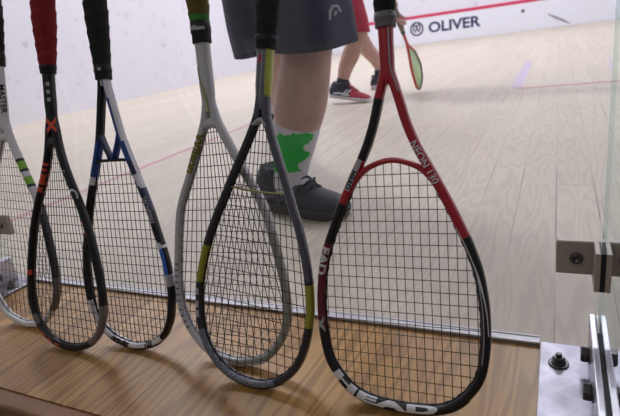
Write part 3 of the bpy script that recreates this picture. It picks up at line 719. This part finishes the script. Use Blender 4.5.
def cloth_leg(bm, rings, seg=36, inset=.05, mi=0, seed=0, tilt=0.0):
    """open trouser leg: rings (center, rx, ry) from waist to hem, then a lining back up"""
    rg = random.Random(seed); ph = [rg.uniform(0, 6.28) for _ in range(4)]
    rr = catmull([tuple(c)+() for c, _, _ in rings], 5); rx = [v.x for v in catmull([(a_, 0, 0) for _, a_, _ in rings], 5)]; ry = [v.x for v in catmull([(b_, 0, 0) for _, _, b_ in rings], 5)]
    prev = None; nn = len(rr)
    def ring(c, ax, ay, amp, tl=0):
        out = []
        for k in range(seg):
            an = 2*math.pi*k/seg
            wv = 1+amp*(math.sin(3*an+ph[0])*.5+math.sin(5*an+ph[1])*.35+math.sin(8*an+ph[2])*.2)
            out.append(bm.verts.new(c+Vector((math.cos(an)*ax*wv, math.sin(an)*ay*wv, .010*amp*10*math.sin(2*an+ph[3])*.5+tl*math.cos(an)))))
        return out
    seq = [(c, a_, b_, .09*i/nn) for i, (c, a_, b_) in enumerate(zip(rr, rx, ry))]
    c, a_, b_, am = seq[-1]
    seq += [(c+Vector((0, 0, -.002)), a_*.975, b_*.975, am), (c+(rr[-4]-rr[-1])*.6, a_*.90, b_*.90, am), (rr[-8], rx[-8]*.86, ry[-8]*.86, am*.5)]
    for c, a_, b_, am in seq:
        r = ring(c, a_, b_, am, tilt*(am/.09)**3)
        if prev:
            for k in range(seg): bm.faces.new((prev[k], r[k], r[(k+1) % seg], prev[(k+1) % seg])).material_index = mi
        else: bm.faces.new(r)
        prev = r
    bm.faces.new(prev[::-1])
    bmesh.ops.recalc_face_normals(bm, faces=bm.faces)

def shoe(parent, heel, ang, pitch, length, cols, width=.050, name='shoe', stripes=True, hs=1.0):
    """athletic shoe: heel ground point, heading, pitch (heel lifted), upper/toe/sole/lace/stripe materials"""
    up, toe, sole, lace, stripe, lining = cols
    Mx = Matrix.Translation(heel) @ Matrix.Rotation(ang, 4, 'Z') @ Matrix.Rotation(pitch, 4, 'Y') @ Matrix.Scale(hs, 4, (0, 0, 1))
    L = length
    # (x, half width, top height, bottom height)
    st = [(.00, .026, .076, .018), (.012, .034, .094, .014), (.04, .039, .099, .014), (.08, .040, .097, .014), (.105, .040, .093, .014), (.135, .041, .090, .014), (.165, .044, .074, .014), (.20, .0475, .056, .013), (.235, .047, .049, .012), (.262, .042, .043, .012), (.282, .030, .036, .014), (.292, .012, .028, .017)]
    k = L/.292; bm = bmesh.new(); prev = None; seg = 20; dense = catmull([(x*k, w_*width/.0475, t_) for x, w_, t_, b_ in st], 3); db = [v.x for v in catmull([(b_, 0, 0) for _, _, _, b_ in st], 3)]
    for p, bz in zip(dense, db):
        rr = []
        for q in range(seg):
            an = 2*math.pi*q/seg; cx, cz = math.cos(an), math.sin(an)
            mid = bz+(p.z-bz)*.32
            z = mid+(p.z-mid)*(abs(cz)**.9) if cz >= 0 else mid-(mid-bz)*abs(cz)**.6
            y = p.y*math.copysign(abs(cx)**(.8 if cz < 0 else .95), cx)*(1 - .28*max(0, cz)**1.5)
            rr.append(bm.verts.new(Mx @ Vector((p.x, y, z))))
        if prev:
            for q in range(seg):
                f = bm.faces.new((prev[q], rr[q], rr[(q+1) % seg], prev[(q+1) % seg])); f.material_index = 1 if p.x > L*.60 else 0
        else: bm.faces.new(rr)
        prev = rr
    bm.faces.new(prev[::-1]); bmesh.ops.recalc_face_normals(bm, faces=bm.faces)
    s = obj(name, bm, [up, toe], parent)
    # padded collar round the ankle
    bm = bmesh.new(); ringp = [Mx @ Vector((L*.275+L*.185*math.cos(a_), .034*math.sin(a_), .090+.006*math.cos(a_+.3)+(.010 if math.cos(a_) < -.6 else 0))) for a_ in [2*math.pi*q/28 for q in range(29)]]
    tube(bm, ringp, .0088, 10); obj('ankle_collar', bm, lining, s)
    # sole
    bm = bmesh.new(); prof = [(x*k, w_*width/.0475+.0035) for x, w_, _, _ in st]; prof[0] = (-.004, .020); prof[-1] = (L+.004, .012)
    outline = [(p.x, p.y) for p in catmull([(x, w_, 0) for x, w_ in prof], 3)]
    loop = outline+[(x, -y) for x, y in outline[::-1]]
    levels = [(0.0005, .94, 0), (.006, 1.0, 0), (.017, 1.0, 0), (.021, .96, 0)]; prev = None
    for z, sc_, _ in levels:
        rr = [bm.verts.new(Mx @ Vector((x, y*sc_, z+(.010*max(0, (x-L*.86)/(L*.14))**2 if z < .01 else 0)+(.006*max(0, (L*.12-x)/(L*.12))**2 if z > .01 else 0)))) for x, y in loop]
        if prev:
            for q in range(len(loop)): bm.faces.new((prev[q], prev[(q+1) % len(loop)], rr[(q+1) % len(loop)], rr[q]))
        else: bm.faces.new(rr[::-1])
        prev = rr
    bm.faces.new(prev); bmesh.ops.recalc_face_normals(bm, faces=bm.faces); obj('sole', bm, sole, s)
    bm = bmesh.new()
    for i in range(5):
        x = L*(.46+.05*i); z = .0885-.0078*i; wv = .020
        tube(bm, [Mx @ Vector((x, -wv, z-.004)), Mx @ Vector((x+.004, -wv*.4, z+.0035)), Mx @ Vector((x+.006, wv*.4, z+.0035)), Mx @ Vector((x+.009, wv, z-.004))], .0030, 6)
    for sg in (-1, 1):
        lp = [Mx @ Vector((L*.40+.012*math.sin(a_)*1.2, sg*(.004+.020*abs(math.sin(a_/2))), .093+.010*math.sin(a_))) for a_ in [q*.55 for q in range(12)]]
        tube(bm, lp, .0024, 6)
    obj('laces', bm, lace, s)
    if stripes:
        for sg in (-1, 1):
            bm = bmesh.new()
            for x0, x1, x2 in ((.36, .44, .50), (.44, .52, .58)):
                tube(bm, [Mx @ Vector((L*x0, sg*.044*width/.0475, .026)), Mx @ Vector((L*x1, sg*.0415*width/.0475, .046)), Mx @ Vector((L*x2, sg*.0325*width/.0475, .066))], .0042, 8)
            tube(bm, [Mx @ Vector((L*.16, sg*.042*width/.0475, .034)), Mx @ Vector((L*.34, sg*.0445*width/.0475, .040)), Mx @ Vector((L*.58, sg*.0485*width/.0475, .030))], .0042, 8)
            obj('side_stripe', bm, stripe, s)
    return s

def hand_chains(wrist, palm_dir, side, curl_dir, sc_=1.0, curl=1.0):
    """palm and five unequal bent fingers; palm_dir towards the knuckles, side towards the thumb, curl_dir the way fingers close"""
    w_ = Vector(wrist); d = Vector(palm_dir).normalized(); s = Vector(side).normalized(); c_ = Vector(curl_dir).normalized(); ch = []
    kn = w_+d*.085*sc_
    for t in (-.027, -.009, .009, .027): ch.append([tuple(w_+s*t*.7)+(.013*sc_,), tuple(w_+d*.045*sc_+s*t*.95)+(.0125*sc_,), tuple(kn+s*t)+(.0105*sc_,)])
    for t, ln_ in ((.029, .070), (.010, .078), (-.010, .072), (-.028, .058)):
        p = kn+s*t; a1 = .55*curl; a2 = 1.5*curl; a3 = 2.4*curl; l1, l2, l3 = ln_*.45*sc_, ln_*.32*sc_, ln_*.26*sc_
        q1 = p+(d*math.cos(a1)+c_*math.sin(a1))*l1; q2 = q1+(d*math.cos(a2)+c_*math.sin(a2))*l2; q3 = q2+(d*math.cos(a3)+c_*math.sin(a3))*l3
        ch.append([tuple(p)+(.0098*sc_,), tuple(q1)+(.0090*sc_,), tuple(q2)+(.0082*sc_,), tuple(q3)+(.0070*sc_,)])
    b0 = w_+d*.022*sc_+s*.022; b1 = b0+(s*.8+d*.7+c_*.5).normalized()*.040*sc_; b2 = b1+(d*.7+c_*.8).normalized()*.032*sc_; b3 = b2+(d*.4+c_*.6-s*.5).normalized()*.024*sc_
    ch.append([tuple(b0)+(.0125*sc_,), tuple(b1)+(.0112*sc_,), tuple(b2)+(.0096*sc_,), tuple(b3)+(.0080*sc_,)])
    return ch
def head_chains(c, fwd, up):
    c = Vector(c); f = Vector(fwd).normalized(); u = Vector(up).normalized()
    P = lambda a_, b_, r: tuple(c+f*a_+u*b_)+(r,)
    s = u.cross(f)
    ch = [[P(-.01, .03, .085), P(.01, -.02, .078), P(.035, -.075, .050)], [P(.085, .005, .011), P(.102, -.022, .013)], [P(.02, -.085, .04), P(.062, -.098, .026)]]
    for sg in (-1, 1): ch.append([tuple(c+s*sg*.078+u*.012)+(.012,), tuple(c+s*sg*.083-u*.028)+(.010,)])
    return ch
def head_parts(root, c, fwd, up, hair_m):
    c = Vector(c); f = Vector(fwd).normalized(); u = Vector(up).normalized(); s = u.cross(f)
    solid('hair', [[tuple(c-f*.028+u*.045)+(.088,), tuple(c-f*.045-u*.02)+(.066,)], [tuple(c+f*.03+u*.085)+(.055,), tuple(c-f*.05+u*.06)+(.07,)]], hair_m, .012, root, 3)
    for sg in (-1, 1):
        bm = bmesh.new(); bmesh.ops.create_uvsphere(bm, u_segments=14, v_segments=10, radius=.0125, matrix=Matrix.Translation(c+f*.078+s*sg*.031+u*.008)); obj('eye', bm, WHITE, root)
    bm = bmesh.new(); tube(bm, [c+f*.083+s*.024-u*.064, c+f*.090-u*.062, c+f*.083-s*.024-u*.064], [.003, .006, .003], 8); obj('mouth', bm, pm('lip', (150, 84, 80)), root)

SK1 = skin_mat('skin_pale', (196, 158, 148)); SK2 = skin_mat('skin_tan', (192, 152, 140))
HAIR = mat('brown_hair', (60, 44, 36), .8, noise=.3, nscale=120)
SHORT1 = mat('slate_shorts', (58, 62, 82), .85, noise=.10, nscale=60, bump=.3, bscale=30); SHIRT = mat('grey_shirt', (92, 94, 104), .9, bump=.3, bscale=30)
SHORT2 = mat('crimson_shorts', (176, 30, 66), .8, noise=.08, nscale=60, bump=.3, bscale=30); SHIRT2 = mat('white_shirt', (205, 205, 212), .9)
SOCKW = mat('white_sock', (214, 214, 222), .95, bump=.4, bscale=400); SOCKG = mat('green_sock', (36, 186, 74), .9, bump=.4, bscale=400)
SLATE = mat('slate_mesh_upper', (52, 58, 70), .75, noise=.25, nscale=160, bump=.3, bscale=600); SLATE2 = mat('slate_toe', (44, 50, 62), .65, noise=.2, nscale=120); DSOLE = mat('dark_sole', (54, 58, 64), .7); LACE = mat('dark_lace', (24, 26, 32), .8)
V = Vector
# ---- player in slate shorts, just behind the glass
p1 = empty('person', (-.70, 1.2, .0009), 'player in slate shorts and green and white sock striding just behind the glass', 'person')
p1.location = (0, 0, 0)
legR = [(-.510, 1.103, .030, .016), (-.570, 1.117, .042, .022), (-.645, 1.137, .070, .034), (-.628, 1.136, .125, .044), (-.604, 1.133, .200, .0535), (-.582, 1.130, .265, .0660), (-.565, 1.130, .315, .0670), (-.545, 1.128, .375, .0620), (-.530, 1.125, .435, .0600), (-.545, 1.150, .520, .068), (-.600, 1.205, .680, .086), (-.670, 1.280, .860, .105)]
heelR = [(-.695, 1.150, .045, .022), (-.640, 1.136, .085, .034)]
legL = [(-1.204, 2.055, .120, .022), (-1.149, 1.975, .150, .030), (-1.064, 1.840, .190, .038), (-1.029, 1.790, .205, .040), (-0.954, 1.680, .265, .050), (-0.864, 1.560, .330, .058), (-0.799, 1.465, .385, .054), (-0.754, 1.405, .430, .056), (-0.739, 1.390, .520, .066), (-0.770, 1.385, .680, .085), (-0.760, 1.370, .860, .105)]
torso = [(-.715, 1.325, .86, .135), (-.700, 1.315, .98, .128), (-.650, 1.290, 1.14, .135), (-.590, 1.265, 1.30, .145), (-.550, 1.250, 1.40, .10), (-.520, 1.240, 1.47, .055), (-.500, 1.232, 1.54, .052)]
armR = [(-.53, 1.10, 1.36, .062), (-.50, 1.03, 1.22, .052), (-.46, .99, 1.10, .044), (-.40, 1.02, .99, .040), (-.32, 1.06, .92, .030), (-.28, 1.075, .885, .028)]
armL = [(-.60, 1.42, 1.36, .062), (-.63, 1.52, 1.22, .052), (-.62, 1.56, 1.10, .044), (-.53, 1.55, 1.01, .040), (-.43, 1.51, .96, .030), (-.39, 1.49, .945, .028)]
ch = [legR, heelR, legL, torso, armR, armL, [(-.66, 1.15, 1.34, .07), (-.57, 1.40, 1.36, .07)], [(-.68, 1.27, .88, .12), (-.76, 1.38, .88, .12)]]
ch += hand_chains((-.28, 1.075, .885), (.8, .2, -.5), (.0, 1, .3), (-.5, .3, -.8)) + hand_chains((-.39, 1.49, .945), (.9, -.3, -.3), (0, -1, .3), (-.3, -.2, -.9))
ch += head_chains((-.455, 1.215, 1.66), (.95, -.15, -.25), (.2, 0, 1))
solid('body', ch, SK1, .0075, p1, 5)
head_parts(p1, (-.455, 1.215, 1.66), (.95, -.15, -.25), (.2, 0, 1), HAIR)
solid('shirt', [[(-.715, 1.325, .84, .155), (-.700, 1.315, .98, .148), (-.650, 1.290, 1.14, .153), (-.590, 1.265, 1.30, .160), (-.560, 1.252, 1.385, .115)], [(-.53, 1.10, 1.36, .080), (-.50, 1.03, 1.20, .072)], [(-.60, 1.42, 1.36, .080), (-.63, 1.52, 1.20, .072)], [(-.66, 1.15, 1.34, .088), (-.57, 1.40, 1.36, .088)]], SHIRT, .012, p1, 4)
bm = bmesh.new()
cloth_leg(bm, [(V((-.70, 1.30, .93)), .16, .16), (V((-.650, 1.255, .80)), .145, .15), (V((-.580, 1.185, .62)), .118, .125), (V((-.527, 1.135, .50)), .100, .110), (V((-.513, 1.120, .412)), .098, .105)], seed=2)
cloth_leg(bm, [(V((-.74, 1.35, .93)), .16, .16), (V((-.765, 1.375, .80)), .145, .15), (V((-.790, 1.395, .62)), .115, .12), (V((-.815, 1.410, .50)), .100, .105), (V((-.822, 1.425, .420)), .094, .10)], seed=5, tilt=.020)
sh = obj('shorts', bm, SHORT1, p1)
# small arch shaped emblem on the shorts
bm = bmesh.new()
def onleg(an, z): return V((-.515+math.cos(an)*.101, 1.122+math.sin(an)*.108, z))
tube(bm, [onleg(R(-40), .466), onleg(R(-39), .482), onleg(R(-34), .493), onleg(R(-27), .492), onleg(R(-23), .480)], .0028, 6); tube(bm, [onleg(R(-33), .474), onleg(R(-30), .482)], .0024, 6)
emb = obj('emblem', bm, mat('pale_print', (190, 192, 205), .7), sh)
def gz(p, n): return 1 if (.118 < p.z < .222 and n.y < .25 and n.x < .85 and p.x < -.535-(.222-p.z)*.55+.008*math.sin(p.z*130)) else 0
solid('sock', [[(-.640, 1.136, .070, .0485), (-.630, 1.136, .125, .0485), (-.604, 1.133, .200, .0580), (-.594, 1.132, .236, .0640)], [(-.690, 1.148, .055, .028), (-.640, 1.136, .08, .040)], [(-.640, 1.136, .085, .042), (-.590, 1.122, .058, .028)]], [SOCKW, SOCKG], .006, p1, 4, zones=gz)
solid('sock', [[(-1.064, 1.840, .190, .043), (-1.029, 1.790, .205, .045), (-.974, 1.710, .250, .053)]], [SOCKW], .008, p1, 4)
shoe(p1, (-.752, 1.168, .0012), math.atan2(-.075, .28), 0, .292, (SLATE, SLATE2, DSOLE, LACE, mat('slate_stripe', (84, 90, 100), .7), SLATE), width=.052, hs=1.24)
shoe(p1, (-1.009, 1.785, .118), math.atan2(.32, -.23), R(10), .285, (SLATE, SLATE2, DSOLE, LACE, pm('slate_stripe2', (84, 90, 100)), SLATE))

# ---- player in crimson shorts, farther into the court
p2 = empty('person', (0, 0, 0), 'player in crimson shorts and navy and red shoes reaching down with a racket', 'person')
legA = [(-1.125, 3.054, .034, .014), (-1.175, 3.064, .055, .020), (-1.250, 3.080, .105, .032), (-1.238, 3.085, .150, .038), (-1.215, 3.090, .220, .048), (-1.170, 3.095, .300, .056), (-1.130, 3.095, .370, .052), (-1.105, 3.095, .420, .054), (-1.120, 3.120, .500, .062), (-1.200, 3.170, .640, .080), (-1.290, 3.220, .770, .10)]
legB = [(-1.205, 3.820, .030, .014), (-1.205, 3.765, .048, .020), (-1.190, 3.690, .085, .034), (-1.184, 3.688, .140, .036), (-1.198, 3.645, .220, .046), (-1.228, 3.570, .300, .055), (-1.235, 3.510, .370, .051), (-1.240, 3.460, .430, .054), (-1.270, 3.410, .540, .066), (-1.310, 3.350, .660, .082), (-1.340, 3.290, .780, .10)]
tors = [(-1.320, 3.255, .79, .135), (-1.260, 3.235, .88, .128), (-1.140, 3.210, .99, .135), (-1.010, 3.185, 1.08, .140), (-.930, 3.170, 1.12, .09), (-.870, 3.16, 1.16, .054), (-.830, 3.15, 1.20, .052)]
arA = [(-1.00, 3.02, 1.04, .060), (-1.03, 2.97, .92, .050), (-1.01, 2.955, .78, .043), (-.945, 2.955, .68, .039), (-.865, 2.955, .58, .029), (-.835, 2.955, .540, .027)]
arB = [(-1.00, 3.34, 1.04, .060), (-1.05, 3.42, .92, .050), (-1.07, 3.44, .80, .043), (-1.03, 3.40, .70, .038), (-1.00, 3.35, .62, .029), (-.985, 3.33, .59, .027)]
ch = [legA, [(-1.285, 3.085, .085, .020), (-1.245, 3.080, .11, .030)], legB, [(-1.215, 3.675, .045, .020), (-1.19, 3.69, .09, .030)], tors, arA, arB, [(-1.03, 3.05, 1.05, .07), (-1.03, 3.32, 1.05, .07)], [(-1.29, 3.22, .79, .11), (-1.34, 3.29, .79, .11)]]
# hand closed round the racket handle
ch += hand_chains((-.835, 2.955, .540), (.22, -.10, -.95), (-.2, .9, -.15), (.55, .6, -.1), .95, 1.15)
ch += hand_chains((-.985, 3.33, .59), (.3, -.3, -.9), (.7, .4, 0), (-.3, -.6, -.5))
ch += head_chains((-.755, 3.13, 1.27), (.9, -.1, -.40), (.45, 0, .9))
solid('body', ch, SK2, .0062, p2, 3)
head_parts(p2, (-.755, 3.13, 1.27), (.9, -.1, -.40), (.45, 0, .9), HAIR)
solid('shirt', [[(-1.330, 3.258, .77, .152), (-1.260, 3.235, .88, .146), (-1.140, 3.210, .99, .152), (-1.010, 3.185, 1.08, .155), (-.95, 3.174, 1.11, .105)], [(-1.00, 3.02, 1.04, .078), (-1.03, 2.97, .90, .070)], [(-1.00, 3.34, 1.04, .078), (-1.05, 3.42, .90, .070)], [(-1.03, 3.05, 1.05, .088), (-1.03, 3.32, 1.05, .088)]], SHIRT2, .012, p2, 4)
bm = bmesh.new()
cloth_leg(bm, [(V((-1.31, 3.235, .86)), .15, .15), (V((-1.265, 3.205, .74)), .14, .14), (V((-1.185, 3.155, .60)), .100, .115), (V((-1.135, 3.120, .50)), .082, .095), (V((-1.115, 3.105, .418)), .074, .085)], seed=3)
cloth_leg(bm, [(V((-1.33, 3.28, .86)), .15, .15), (V((-1.325, 3.32, .74)), .13, .14), (V((-1.295, 3.375, .60)), .10, .115), (V((-1.27, 3.415, .50)), .082, .095), (V((-1.26, 3.440, .430)), .074, .085)], seed=8)
obj('shorts', bm, SHORT2, p2)
NAVYU = mat('navy_upper', (34, 36, 58), .7, noise=.15, nscale=150); REDT = mat('crimson_toe', (186, 44, 70), .65, noise=.1, nscale=150); WSOLE = mat('white_sole', (206, 200, 206), .6)
SOCKD = mat('dark_sock', (38, 40, 58), .95)
for c_ in ([(-1.245, 3.080, .095, .0415), (-1.240, 3.085, .150, .0415)], [(-1.190, 3.690, .080, .042), (-1.184, 3.688, .135, .041)]): solid('sock', [c_], SOCKD, .006, p2, 3)
shoe(p2, (-1.340, 3.092, .046), math.atan2(-.045, .26), R(8.5), .285, (NAVYU, REDT, WSOLE, REDT, WHITE, NAVYU), width=.046)
shoe(p2, (-1.225, 3.645, .0012), math.atan2(.26, .02), 0, .280, (NAVYU, NAVYU, WSOLE, REDT, WHITE, NAVYU), width=.046)
# racket held in the hand
hand = V((-.812, 2.948, .455)); tip = V((-.800, 3.300, .088)); ax_ = (hand-tip).normalized(); lat = ax_.cross(V((.25, -.97, 0))).normalized(); nn_ = ax_.cross(lat).normalized()
lat2 = (lat*math.cos(R(70))+nn_*math.sin(R(70))).normalized(); nn2 = ax_.cross(lat2)
pose = Matrix((lat2, nn2, ax_)).transposed().to_4x4(); pose = Matrix.Translation(hand-ax_*.560) @ pose
zr = zc('red', ('R', 0, .24, None, 'black'), (None, 0, .06, None, 'black'))
make_racket('held', 'red and black squash racket with green strings in the hand of the far player', 0, 0, 0, 0, P4, zr, dict(red=pm('scarlet_frame', (206, 52, 42)), black=BLACK), a=.0065, b=.0080, shaft_r=.0085, collar_v=.462, string=('', (206, 240, 186)), string_pitch=(.0062, .0062), str_r=.0009, grip=((120, 112, 104), None), bumper=(.02, BLACK), pose=pose,
            bridge=[([(-.0120, .341), (0, .349), (.0120, .341)], .0045, .0074, RED, 'throat_piece')])
bpy.context.view_layer.update()
